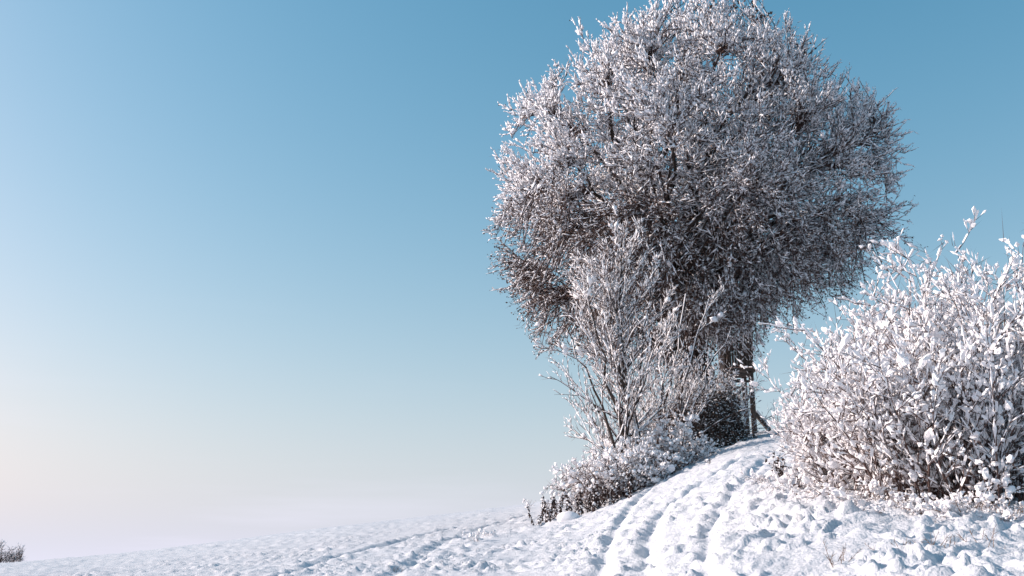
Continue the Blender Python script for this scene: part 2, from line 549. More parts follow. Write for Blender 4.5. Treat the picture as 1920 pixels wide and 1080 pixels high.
def big_tree():
    Y0 = 34.0
    b = foot(1338, Y0)
    root = thing('broad_crowned_tree', b, 'huge tree with a dense domed crown of snow-frosted twigs and ivy-clad trunk', 'tree')
    C = at(1318, 385, Y0)
    out = [(1330, -6), (1250, 6), (1180, 30), (1100, 80), (1060, 118), (1000, 165), (940, 205), (930, 255), (922, 310), (934, 370), (935, 420),
           (912, 495), (950, 550), (985, 600), (1010, 650), (1090, 690), (1200, 690), (1300, 690), (1400, 680), (1425, 655), (1490, 605),
           (1560, 570), (1640, 530), (1695, 480), (1705, 420), (1680, 340), (1688, 290), (1640, 235), (1560, 180), (1530, 120), (1490, 85), (1420, 25)]
    th, rr = [], []
    for p in out:
        q = at(p[0], p[1], Y0) - C
        th.append(math.atan2(q[2], q[0])); rr.append(math.hypot(q[0], q[2]))
    o = np.argsort(th); th = np.array(th)[o]; rr = np.array(rr)[o] * 1.0
    th = np.concatenate([th - 2 * math.pi, th, th + 2 * math.pi]); rr = np.tile(rr, 3)
    def crown(v, t):
        a = np.arctan2(v[:, 2], v[:, 0]); r = np.interp(a, th, rr)
        return C + t[:, None] * np.stack([v[:, 0] * r, v[:, 1] * 6.3, v[:, 2] * r], -1)
    # trunk: one thick stem, forking low into a second
    g = Geo()
    top = C + np.array([0.2, 0, 3.2])
    tr = bez(np.array([b - [0, 0, 0.3]]), np.array([b + [-0.9, 0, 5.5]]), top[None], 14)
    tr[0, 1:-1] += 0.10 * rng.normal(size=(12, 3))
    tubes(g, tr, np.linspace(0.46, 0.07, 14)[None] * np.array([1.35] + [1] * 13), 9)
    s0 = tr[0, 2]
    tr2 = bez(s0[None], (s0 + [-1.8, -0.6, 2.8])[None], (C + [-2.2, -0.8, 1.5])[None], 10)
    tubes(g, tr2, np.linspace(0.30, 0.06, 10)[None], 8)
    g.build('trunk', M_BARK, root)
    # limbs
    nl = 74
    v = rdir(nl); v[:, 2] = np.abs(v[:, 2]) * 1.2 - 0.42; v = norm(v)
    tgt = crown(v, rand(0.55, 0.8, nl))
    src = np.concatenate([tr[0, 3:], tr2[0, 3:]])
    st = np.empty((nl, 3))
    for i in range(nl):
        c = src[:, 2] - (tgt[i, 2] - 0.55 * np.hypot(*(tgt[i] - C)[:2]) - 0.5)
        st[i] = src[np.argmin(np.abs(c) + 0.25 * np.linalg.norm(src[:, :2] - tgt[i, :2], axis=1))]
    mid = (st + tgt) / 2 + np.stack([0 * st[:, 0], 0 * st[:, 0], rand(0.2, 1.2, nl)], -1) + 0.35 * rng.normal(size=(nl, 3))
    limbs = bez(st, mid, tgt, 9)
    limbs[:, 1:-1] += 0.07 * rng.normal(size=(nl, 7, 3))
    gs = Geo()
    lr = np.linspace(1, 0.3, 9)[None] * rand(0.06, 0.13, nl)[:, None]
    for i in range(nl):
        g = Geo(); tubes(g, limbs[i:i + 1], lr[i:i + 1], 6); g.build('branch', M_BARK, root)
    for k in range(2, 8):
        snow_on(gs, limbs[:, k], limbs[:, k + 1], lr[:, k], 0.8, lr[:, k] * 0.9, 0.7, 5)
    # sprays gathered in clumps
    ncl = 430
    fi = np.arange(ncl) + 0.5                                   # evenly spread directions, then jittered
    fz = 1 - 2 * fi / ncl; fa = fi * 2.39996
    cv = norm(np.stack([np.sqrt(1 - fz ** 2) * np.cos(fa), np.sqrt(1 - fz ** 2) * np.sin(fa), fz], -1) + 0.10 * rng.normal(size=(ncl, 3)))
    ct = np.where(rng.random(ncl) < 0.68, rand(0.80, 0.98, ncl), rand(0.30, 0.8, ncl))
    cl = crown(cv, ct)
    ns = 2900
    # a few more clumps low on the left, where the crown hangs down
    ext = np.array([at(px, py, Y0 + dy) for px, py, dy in ((950, 440, 0), (965, 480, -1.5), (1000, 500, -2.5), (985, 530, 0), (1010, 560, -1), (1040, 470, -3.5), (1060, 530, -3),
                    (1090, 590, -3), (1040, 600, 0.5), (1000, 440, -2.5), (1080, 450, -4.5), (1120, 520, -4), (1150, 600, -3.5), (1230, 560, -4), (1300, 610, -3), (1380, 590, -3), (1385, 630, -2.5), (1355, 645, -3), (1412, 610, -2.5), (1330, 640, -3.5))])
    cl = np.concatenate([cl, ext, ext, ext[-4:], ext[-4:]]); ncl = len(cl)
    ci = np.arange(ns) % ncl
    sp = cl[ci] + rng.normal(size=(ns, 3)) * np.array([0.75, 0.75, 0.62])
    # keep inside the outline
    q = sp - C; a = np.arctan2(q[:, 2], q[:, 0]); r = np.interp(a, th, rr)
    rad = np.sqrt((q[:, 0] ** 2 + q[:, 2] ** 2) / r ** 2 + q[:, 1] ** 2 / 6.3 ** 2)
    lim = 0.955 + 0.03 * rng.normal(size=ns)
    f = np.where(rad > lim, lim / rad, 1.0)
    sp = C + q * f[:, None]
    pool = np.concatenate([limbs[:, 2:].reshape(-1, 3), tr[0, 7:], tr2[0, 6:]])
    pdir = np.concatenate([norm(np.gradient(limbs, axis=1))[:, 2:].reshape(-1, 3), np.tile(UP, (len(tr[0, 7:]) + len(tr2[0, 6:]), 1))])
    pr = np.linalg.norm(pool - C, axis=1)
    D2 = np.linalg.norm(sp[:, None] - pool[None], axis=2) + 1.2 * np.maximum(pr[None] - np.linalg.norm(sp - C, axis=1)[:, None] + 0.4, 0)
    j = D2.argmin(1)
    p0 = pool[j]; ln = np.linalg.norm(sp - p0, axis=1)
    outw = norm(sp - C)
    p1 = p0 + pdir[j] * (0.35 * ln)[:, None] + outw * (0.15 * ln)[:, None] + 0.12 * rng.normal(size=(ns, 3))
    hrel = np.clip((sp[:, 2] - C[2]) / 6.5, -1, 1)
    spray = bez(p0, p1, sp, 5)
    spray[:, 1:-1] += 0.09 * rng.normal(size=(ns, 3, 3))
    gt = Geo()
    sr = np.linspace(1, 0.35, 5)[None] * np.clip(0.012 + 0.006 * ln, 0.013, 0.030)[:, None]
    tubes(gt, spray, sr, 4)
    for k in range(1, 4):
        f0 = rand(0, 0.4, ns)[:, None]; ds = spray[:, k + 1] - spray[:, k]
        snow_on(gs, spray[:, k] + f0 * ds, spray[:, k] + (f0 + 0.55) * ds, sr[:, k], 0.75, sr[:, k] * 1.0 + 0.008, 0.7)
    # branchlets
    n3 = 8
    i3 = np.repeat(np.arange(ns), n3)
    t3 = np.clip(1 - rng.random(len(i3)) ** 1.4 * 0.62, 0.3, 1.0)
    q0, T = sample(spray, i3, t3)
    ow = norm(q0 - C + UP * 1.5); h3 = np.clip((q0[:, 2] - C[2]) / 6.5, -1, 1)
    up3 = np.where(h3 > -0.25, 0.28 + 0.25 * h3, -0.25 + 0.35 * h3)
    Dn = norm(0.45 * T + 0.95 * ow + 0.6 * up3[:, None] * UP + 0.60 * rng.normal(size=T.shape))
    L3 = rand(0.24, 0.62, len(i3)) * np.where(rng.random(len(i3)) < 0.05, 1.4, 1)
    br = curves(q0, Dn, L3, 3, trop=0.2 + 0.2 * h3, wig=0.12)
    r3 = np.array([0.012, 0.009, 0.003])[None] * rand(0.8, 1.2, len(i3))[:, None]
    cones(gt, br[:, 0], br[:, 1] + 0.3 * (br[:, 2] - br[:, 1]), r3[:, 0])
    cones(gt, br[:, 1], br[:, 2], r3[:, 1])
    # how much snow a branchlet carries: little low down on the sunny side and under the crown
    sunny = sstep(-1.0, 3.0, C[0] - q0[:, 0])
    low = sstep(-0.12, 0.42, -h3) * (0.65 + 0.35 * sunny)
    carry = np.clip(0.98 - 0.62 * low, 0, 1)
    wind = 1.0 + 0.55 * sstep(-2.5, 4.0, C[0] - q0[:, 0]) * (1 - 0.7 * low)
    gust = perlin(q0[:, 0] / 1.6 + q0[:, 1] / 2.1, q0[:, 2] / 1.4, 41)
    carry = np.clip(carry + 0.25 * gust, 0.12, 1)
    for k in range(2):
        e = br[:, k + 1] + 0.1 * (br[:, k + 1] - br[:, k])
        snow_on(gs, br[:, k] - 0.12 * (e - br[:, k]), e, r3[:, k], carry * (1.0 - 0.12 * k), (0.016 + 0.024 * rng.random(len(i3)) * carry) * wind, sides=3)
    # twigs
    n4 = 4
    i4 = np.repeat(np.arange(len(i3)), n4)
    t4 = np.tile(np.linspace(0.25, 0.98, n4), len(i3)) + rand(-0.08, 0.08, len(i4))
    w0, T4 = sample(br, i4, np.clip(t4, 0, 1))
    D4 = norm(side_dir(T4, rand(0.4, 1.15, len(i4))) + (0.25 * carry[i4])[:, None] * UP)
    L4 = rand(0.07, 0.21, len(i4))
    w1 = w0 + D4 * L4[:, None]
    r4 = rand(0.0045, 0.008, len(i4))
    cones(gt, w0, w1, r4)
    m = rng.random(len(i4)) < np.clip(carry[i4] * 0.95 - 0.05, 0.05, 1)
    snow_on(gs, w0[m], (w0 * 0.06 + w1 * 0.94)[m], r4[m], 1.0, rand(0.012, 0.025, m.sum()) * wind[i4][m], 0.6, 3)
    # coarser twigs that fill the inside of the crown
    ni = 15000
    vi = crown(rdir(ni), 0.82 * rng.random(ni) ** 0.45)
    di = norm(0.6 * norm(vi - C) + 0.7 * rng.normal(size=(ni, 3)) + 0.15 * UP)
    li = rand(0.25, 0.70, ni)[:, None]
    cones(gt, vi - di * li / 2, vi + di * li / 2, rand(0.008, 0.020, ni))
    snow_on(gs, vi - di * li / 2, vi + di * li * 0.4, 0.01, np.clip(0.9 + 0.12 * (vi[:, 2] - C[2]), 0.2, 0.9), rand(0.02, 0.035, ni), 0.6, 3)
    # lumps of snow caught in forks
    k = rng.random(len(i3)) < 0.10 * carry * wind ** 2
    blobs(gs, br[:, 1][k] + UP * 0.02, rand(0.03, 0.075, k.sum()), axis=Dn[k], sub=0, stretch=2.0)
    tag(gt.build('twigs', M_DARKTWIG, root), kind='stuff')
    tag(gs.build('snow_load', M_RIME, root), kind='stuff')
    # withered leaves: low in the crown, plus a few tufts at the top
    gl = Geo()
    m = rng.random(len(w1)) < np.clip(0.04 + 0.85 * low[i4], 0, 0.75)
    leaves(gl, w1[m], rand(0.06, 0.12, m.sum()))
    for px, py, s, n in ((1414, 24, 0.30, 46), (1432, 40, 0.25, 26), (1505, 90, 0.25, 30), (1512, 104, 0.2, 12), (1345, 8, 0.4, 34), (1262, 12, 0.35, 26), (1385, 10, 0.3, 30)):
        c = at(px, py, Y0 - 1.0)
        e = c + rng.normal(size=(5, 3)) * s * 0.7
        s0 = c + np.array([-0.3, 0.2, -1.3]) + 0.15 * rng.normal(size=(5, 3))
        tubes(gl, bez(s0, (s0 + e) / 2 + 0.1 * rng.normal(size=(5, 3)), e, 4), np.tile([0.018, 0.014, 0.01, 0.005], (5, 1)), 3)
        leaves(gl, c + rng.normal(size=(n, 3)) * s * np.array([0.8, 0.8, 0.6]), rand(0.11, 0.19, n), 0.75)
    tag(gl.build('withered_leaves', M_LEAF, root), kind='stuff')
    # ivy round the trunk
    gi = Geo()
    n = 6000
    idx = rng.integers(0, 7, n); f = rng.random(n)[:, None]
    c = tr[0, idx] * (1 - f) + tr[0, idx + 1] * f
    n2 = 3000
    idx = rng.integers(0, 5, n2); f = rng.random(n2)[:, None]
    c = np.concatenate([c, tr2[0, idx] * (1 - f) + tr2[0, idx + 1] * f])
    dv = rng.normal(size=c.shape) * np.array([0.27, 0.27, 0.2])
    leaves(gi, c + dv, rand(0.08, 0.15, len(c)), 0.8, 0.6)
    tag(gi.build('ivy', M_IVY, root), kind='stuff')
    return root
big_tree()

# ------------------------------------------------------------------ young bare trees
def bare_tree(name, base, label, stems, nb, n2, n3, blen, ang, bark, trop=0.35, snow=1.0, group=None, lean=None, dense_to=0.98, start=0.18):
    root = thing(name, base, label, 'tree', group)
    gs = Geo(); gt = Geo()
    ns = len(stems)
    S = []; SR = []
    for (top, r, bow) in stems:
        top = np.asarray(top)
        p0 = base + np.array([rng.normal() * 0.06, rng.normal() * 0.06, -0.15])
        c = bez(p0[None], ((p0 + top) / 2 + bow)[None], top[None], 12)[0]
        c[1:-1] += 0.05 * rng.normal(size=(10, 3))
        S.append(c); SR.append(np.linspace(1, 0.18, 12) * r)
    S = np.array(S); SR = np.array(SR)
    g = Geo(); tubes(g, S[:1], SR[:1], 8); g.build('trunk', bark, root)
    for i in range(1, ns):
        g = Geo(); tubes(g, S[i:i + 1], SR[i:i + 1], 7); g.build('stem', bark, root)
    for k in range(1, 11):
        snow_on(gs, S[:, k], S[:, k + 1], SR[:, k], 0.8 * snow, SR[:, k] * 0.5 + 0.008, 0.9, 5, True)
    # branches, each its own part
    i1 = np.concatenate([np.full(int(round(nb * (0.6 if ns > 1 else 1))), 0)] + ([rng.integers(1, ns, nb - int(round(nb * 0.6)))] if ns > 1 else []))
    t1 = rand(start, 0.97, len(i1))
    p, T = sample(S, i1, t1)
    phi = rand(0, 2 * math.pi, len(i1))
    hz = np.stack([np.cos(phi), np.sin(phi), 0 * phi], -1)
    if lean is not None: hz = norm(hz + lean)
    a = rand(ang[0], ang[1], len(i1)) * (1.05 - 0.3 * t1)
    D1 = norm(T * np.cos(a)[:, None] + hz * np.sin(a)[:, None])
    L1 = blen * (1.08 - 0.72 * t1) * rand(0.7, 1.1, len(i1))
    B = curves(p, D1, L1, 9, trop=trop, wig=0.12)
    rad = np.array([np.interp(t, np.linspace(0, 1, 12), SR[i]) for i, t in zip(i1, t1)])
    R = np.linspace(1, 0.2, 9)[None] * np.clip(rad * 0.45, 0.012, 0.034)[:, None]
    for i in range(len(i1)):
        g = Geo(); tubes(g, B[i:i + 1], R[i:i + 1], 5); g.build('branch', bark, root)
    for k in range(0, 8):
        snow_on(gs, B[:, k], B[:, k + 1] + 0.04 * (B[:, k + 1] - B[:, k]), R[:, k], 0.95 * snow, R[:, k] * 0.8 + 0.013, 0.75, 4, True)
    # side shoots
    i2 = np.repeat(np.arange(len(i1)), n2)
    t2 = np.tile(np.linspace(0.18, 0.97, n2), len(i1)) + rand(-0.05, 0.05, len(i2))
    p2, T2 = sample(B, i2, np.clip(t2, 0, 1))
    D2 = norm(side_dir(T2, rand(0.4, 0.85, len(i2))) + 0.25 * UP)
    L2 = L1[i2] * rand(0.22, 0.42, len(i2)) * (1.15 - 0.6 * t2)
    S2 = curves(p2, D2, L2, 5, trop=trop, wig=0.10)
    R2 = np.linspace(1, 0.25, 5)[None] * rand(0.009, 0.014, len(i2))[:, None]
    tubes(gt, S2, R2, 3)
    for k in range(4):
        snow_on(gs, S2[:, k], S2[:, k + 1], R2[:, k], 0.85 * snow, 0.010 + 0.012 * rng.random(len(i2)))
    i3 = np.repeat(np.arange(len(i2)), n3)
    t3 = rand(0.2, 1.0, len(i3))
    p3, T3 = sample(S2, i3, t3)
    D3 = norm(side_dir(T3, rand(0.35, 0.9, len(i3))) + 0.2 * UP)
    L3 = rand(0.12, 0.38, len(i3))
    e3 = p3 + D3 * L3[:, None]
    cones(gt, p3, e3, 0.006)
    snow_on(gs, p3, p3 * 0.15 + e3 * 0.85, 0.006, 0.6 * snow, 0.008 + 0.010 * rng.random(len(i3)))
    k = rng.random(len(i2)) < 0.12 * snow
    blobs(gs, p2[k] + UP * 0.025, rand(0.03, 0.075, k.sum()), axis=D2[k], sub=0, stretch=2)
    tag(gt.build('twigs', M_TWIG, root), kind='stuff')
    tag(gs.build('snow_load', M_LOAD, root), kind='stuff')
    return root

Yb = 25.0
yb = foot(1178, Yb)
bare_tree('young_tree', yb, 'young bare tree with fanned snow-lined branches standing in the snowy bush',
          [(at(1160, 450, Yb), 0.085, np.array([-0.05, 0, 0.2])),
           (at(1095, 520, Yb - 0.6), 0.06, np.array([0.25, 0, -0.2])),
           (at(1225, 500, Yb + 0.4), 0.055, np.array([-0.15, 0, -0.2])),
           (at(1130, 480, Yb + 0.7), 0.06, np.array([0.15, 0, 0])),
           (at(1055, 600, Yb - 0.2), 0.055, np.array([0.3, 0, -0.3]))],
          96, 10, 4, 2.9, (0.55, 1.0), M_BARK, trop=0.3, lean=np.array([-0.28, 0, 0]), start=0.17, snow=0.78)
y2 = foot(1240, 28.5)
bare_tree('young_tree', y2, 'slender bare sapling with several stems between the young tree and the ivy-clad trunk',
          [(at(1240, 560, 28.5), 0.06, np.array([0.05, 0, 0])),
           (at(1330, 560, 28.2), 0.05, np.array([-0.25, 0, -0.2])),
           (at(1290, 520, 29.0), 0.055, np.array([-0.15, 0, -0.1])),
           (at(1370, 620, 28.0), 0.045, np.array([-0.25, 0, -0.2])),
           (at(1215, 600, 28.8), 0.045, np.array([0.05, 0, 0]))],
          34, 8, 3, 2.2, (0.4, 0.95), M_BARK, trop=0.30, lean=np.array([0.35, 0, 0]), start=0.2, snow=0.9)

# ------------------------------------------------------------------ shrubs
def shrub(name, base, label, rx, ry, h, nst, n2, n3, group=None, cat='shrub', trop=0.25, spread=0.55, snow=1.0, blob=(0.035, 0.085), nblob=0.5,
          bark=None, stemr=0.016, tall=(0.7, 1.05), tw=(0.10, 0.30), low=0.0, lean=(0, 0, 0), snr=0.022, blobsub=1, a2=(0.45, 1.05), wig=0.075):
    bark = bark or M_SHRUB
    root = thing(name, base, label, cat, group)
    gt, gs = Geo(), Geo()
    a = rand(0, 2 * math.pi, nst); rr = np.sqrt(rng.random(nst))
    ox, oy = np.cos(a) * rr, np.sin(a) * rr
    x, y = base[0] + ox * rx * 0.75, base[1] + oy * ry * 0.75
    z = ground(x, y) - 0.12
    p0 = np.stack([x, y, z], -1)
    D = norm(np.stack([ox * spread + lean[0], oy * spread + lean[1], np.full(nst, 1.0)], -1) + 0.16 * rng.normal(size=(nst, 3)))
    L = h * rand(tall[0], tall[1], nst) * (1 - 0.22 * rr ** 2)
    S = curves(p0, D, L, 9, trop=trop, wig=wig)
    R = np.linspace(1, 0.25, 9)[None] * rand(0.7, 1.3, nst)[:, None] * stemr
    for i in range(nst):
        g = Geo(); tubes(g, S[i:i + 1], R[i:i + 1], 4); g.build('stem', bark, root)
    for k in range(2, 8):
        snow_on(gs, S[:, k], S[:, k + 1], R[:, k], 0.55 * snow, R[:, k] + snr * rng.random(nst), 0.7, 5)
    i2 = np.repeat(np.arange(nst), n2)
    t2 = np.tile(np.linspace(0.12, 0.98, n2), nst) + rand(-0.05, 0.05, len(i2))
    t2 = np.clip(t2, 0, 1)
    p2, T2 = sample(S, i2, t2)
    D2 = norm(side_dir(T2, rand(a2[0], a2[1], len(i2))) + 0.12 * UP)
    L2 = h * rand(0.14, 0.30, len(i2)) * (1.2 - 0.55 * t2)
    B = curves(p2, D2, L2, 5, trop=trop, wig=0.10)
    R2 = np.linspace(1, 0.3, 5)[None] * rand(0.006, 0.010, len(i2))[:, None] * stemr / 0.016
    tubes(gt, B, R2, 3)
    hgt = (p2[:, 2] - base[2]) / h
    carry = np.clip(snow * (0.25 + low + 0.95 * hgt), 0.12, 1)
    for k in range(4):
        dB = B[:, k + 1] - B[:, k]
        snow_on(gs, B[:, k] - 0.05 * dB, B[:, k] + rand(0.6, 1.1, len(i2))[:, None] * dB, R2[:, k], carry * 0.97, snr * (0.4 + 1.1 * rng.random(len(i2)) ** 1.5) * (0.6 + 0.4 * carry), sides=3, cap=True)
    i3 = np.repeat(np.arange(len(i2)), n3)
    p3, T3 = sample(B, i3, rand(0.15, 1.0, len(i3)))
    D3 = norm(side_dir(T3, rand(0.4, 1.0, len(i3))) + 0.15 * UP)
    L3 = rand(tw[0], tw[1], len(i3))
    e3 = p3 + D3 * L3[:, None]
    cones(gt, p3, e3, 0.0045 * stemr / 0.016)
    c3 = carry[i3]
    for _ in range(2):
        s0 = rand(0.0, 0.75, len(i3)); s1 = np.minimum(s0 + rand(0.03, 0.15, len(i3)) / L3, 1.0)
        snow_on(gs, p3 + (e3 - p3) * s0[:, None], p3 + (e3 - p3) * s1[:, None], 0.003, c3 * 0.85, snr * (0.45 + 1.7 * rng.random(len(i3)) ** 3), sides=4)
    # bare shoot ends that stick out of the snow
    k = rng.random(len(i2)) < 0.7
    cones(gt, B[k, -1], B[k, -1] + norm(B[k, -1] - B[k, -2] + 0.25 * rng.normal(size=(k.sum(), 3))) * (h * rand(0.06, 0.16, k.sum()))[:, None], 0.005 * stemr / 0.016)
    # lumps
    m = rng.random(len(i3)) < nblob * c3 * 0.35
    blobs(gs, (p3 * 0.4 + e3 * 0.6 + UP * 0.02)[m], blob[0] + (blob[1] - blob[0]) * rng.random(m.sum()) ** 2, axis=D3[m], sub=blobsub, stretch=1.9)
    m = rng.random(len(i2)) < nblob * carry
    blobs(gs, B[:, 2][m] + UP * 0.03, blob[0] * 1.1 + (blob[1] * 1.25 - blob[0]) * rng.random(m.sum()) ** 2, axis=D2[m], sub=blobsub, stretch=2.0)
    tag(gt.build('twigs', bark, root), kind='stuff')
    tag(gs.build('snow_load', M_LOAD, root, smooth=False), kind='stuff')
    return root

# hedge on the right, bush by bush: (column px, depth, height, rx, ry, label)
HEDGE = [   # foot of the bush in the photograph, metres behind it, height, radii
    ((1590, 908), 0.4, 1.1, 0.38, 0.42, 'low snow-laden shrub at the left end of the hedge, nearest the track'),
    ((1660, 912), 2.6, 1.65, 0.65, 0.8, 'snow-laden hedge shrub behind the leftmost one, its twigs against the blue sky'),
    ((1640, 928), 0.4, 1.45, 0.55, 0.5, 'front shrub of the hedge, second from its left end'),
    ((1700, 936), 2.4, 2.2, 0.85, 0.9, 'hedge shrub whose top reaches the right edge of the big crown'),
    ((1725, 940), 0.4, 1.75, 0.60, 0.5, 'bushy snow-clotted front shrub in the middle of the hedge'),
    ((1785, 944), 1.9, 2.45, 0.80, 0.8, 'tall snow-laden shrub behind the middle of the hedge'),
    ((1805, 946), 0.4, 1.85, 0.60, 0.5, 'front hedge shrub with dark bare stems right of the middle'),
    ((1865, 948), 1.6, 2.85, 0.75, 0.8, 'tallest hedge shrub with long bare shoots against the sky'),
    ((1885, 950), 0.4, 2.15, 0.60, 0.5, 'front hedge shrub near the right edge of the photo'),
    ((1955, 952), 0.9, 2.65, 0.70, 0.7, 'snow-laden shrub cut off by the right edge of the photo'),
]
for (pp, back, h, rx, ry, lab) in HEDGE:
    q = hit2(*pp); u = norm(q[:2]); q = np.array([q[0] + u[0] * back, q[1] + u[1] * back, 0]); q[2] = gz(q[0], q[1])
    shrub('hedge_shrub', q, lab, rx, ry, h, 28, 13, 6, 'snow-laden shrubs of the hedge', snr=0.0165, low=0.20, nblob=0.30, stemr=0.011,
          blob=(0.014, 0.034), spread=0.42, tw=(0.08, 0.26), a2=(0.45, 1.25), wig=0.09, lean=(-0.04, 0, 0))

# snowy bush round the young tree
shrub('snowy_bush', foot(1155, 24.6), 'snowy bush with arching twigs at the foot of the young tree', 0.85, 0.8, 1.5, 62, 11, 6,
      trop=-0.55, spread=0.75, snow=0.95, nblob=0.25, blob=(0.03, 0.07), snr=0.03, stemr=0.018, bark=M_TWIG, tw=(0.14, 0.34), blobsub=0)
shrub('snowy_bush', foot(1245, 26.0), 'rounded snowy bush with drooping branches right of the young tree stem', 0.85, 0.8, 1.7, 50, 11, 6,
      trop=-0.75, spread=0.8, snow=0.95, nblob=0.2, blob=(0.03, 0.07), snr=0.03, stemr=0.018, bark=M_TWIG, tw=(0.14, 0.34), blobsub=0)

shrub('brown_brush', foot(1268, 29.5), 'tall tangle of thin brown frosted stems between the sapling and the big trunk', 0.9, 0.8, 3.3, 44, 12, 6,
      trop=0.1, spread=0.45, snow=0.75, nblob=0.1, blob=(0.02, 0.04), snr=0.018, stemr=0.016, bark=M_TWIG, tw=(0.12, 0.32), blobsub=0, wig=0.1, low=0.2)
shrub('brown_brush', foot(1340, 30.6), 'thin brown frosted stems rising in front of the ivy-clad trunk', 0.8, 0.7, 2.7, 34, 12, 6,
      trop=0.0, spread=0.5, snow=0.7, nblob=0.1, blob=(0.02, 0.04), snr=0.016, stemr=0.014, bark=M_TWIG, tw=(0.12, 0.32), blobsub=0, wig=0.1, low=0.2)

# ivy-dark shrub at the big trunk
def ivy_bush(px, Y, w, h, n, label):
    b = foot(px, Y)
    root = thing('ivy_thicket', b, label, 'shrub')
    gi, gs, gt = Geo(), Geo(), Geo()
    a = rdir(n); a[:, 2] = np.abs(a[:, 2])
    lob = 1 + 0.22 * np.sin(5 * a[:, 0] + 2) * np.cos(4 * a[:, 2] + a[:, 1] * 3) + 0.10 * rng.normal(size=n)
    t = rng.random(n) ** 0.45 * lob
    P = b + np.stack([a[:, 0] * w, a[:, 1] * w * 0.9, a[:, 2] * h], -1) * t[:, None]
    P[:, 2] = np.maximum(P[:, 2], ground(P[:, 0], P[:, 1]) + 0.03)
    leaves(gi, P, rand(0.06, 0.13, n), 0.85, 0.5)
    m = rng.random(n) < 0.55 * t
    Q = P[m] + UP * 0.02
    spindles(gs, Q, Q + norm(rdir(m.sum()) * np.array([1, 1, .3])) * rand(0.04, 0.10, m.sum())[:, None], rand(0.010, 0.020, m.sum()))
    k = 46
    e = b + np.stack([rng.normal(size=k) * w * 0.75, rng.normal(size=k) * w * 0.6, rand(0.35, 1.15, k) * h], -1)
    s = np.stack([b[0] + rng.normal(size=k) * 0.3, b[1] + rng.normal(size=k) * 0.3, np.full(k, b[2] - 0.1)], -1)
    c = bez(s, (s + e) / 2 + UP * 0.5, e, 7)
    rr = np.linspace(0.022, 0.006, 7)[None].repeat(k, 0)
    tubes(gt, c, rr, 4)
    for i in range(2, 6):
        snow_on(gs, c[:, i], c[:, i + 1], rr[:, i], 0.55, 0.018)
    tag(gt.build('stems', M_DARKTWIG, root), kind='stuff')
    tag(gi.build('leaves', M_IVY, root), kind='stuff')
    tag(gs.build('snow_load', M_LOAD, root), kind='stuff')
ivy_bush(1335, 29.5, 1.0, 1.7, 14000, 'dark ivy thicket with little snow at the foot of the huge tree')
ivy_bush(1296, 29.0, 0.8, 1.6, 7000, 'lower dark leafy thicket behind the rounded snowy bush')

# ------------------------------------------------------------------ raised hide behind the thicket
def box(g, c, s, ax=None):
    s = np.array(s) / 2
    v = np.array([[x, y, z] for x in (-1, 1) for y in (-1, 1) for z in (-1, 1)], float) * s
    if ax is not None: v = v @ np.array(ax)
    g.add(v + np.array(c), np.array([[0, 1, 3, 2], [4, 6, 7, 5], [0, 4, 5, 1], [2, 3, 7, 6], [0, 2, 6, 4], [1, 5, 7, 3]]))

def beam(g, a, b, w, t):
    a = np.array(a, float); b = np.array(b, float)
    T = norm(b - a); U = norm(np.cross(T, UP + 1e-3)) if abs(T[2]) < 0.99 else np.array([1.0, 0, 0]); V = np.cross(U, T)
    box(g, (a + b) / 2, (w, np.linalg.norm(b - a), t), [U, T, V])

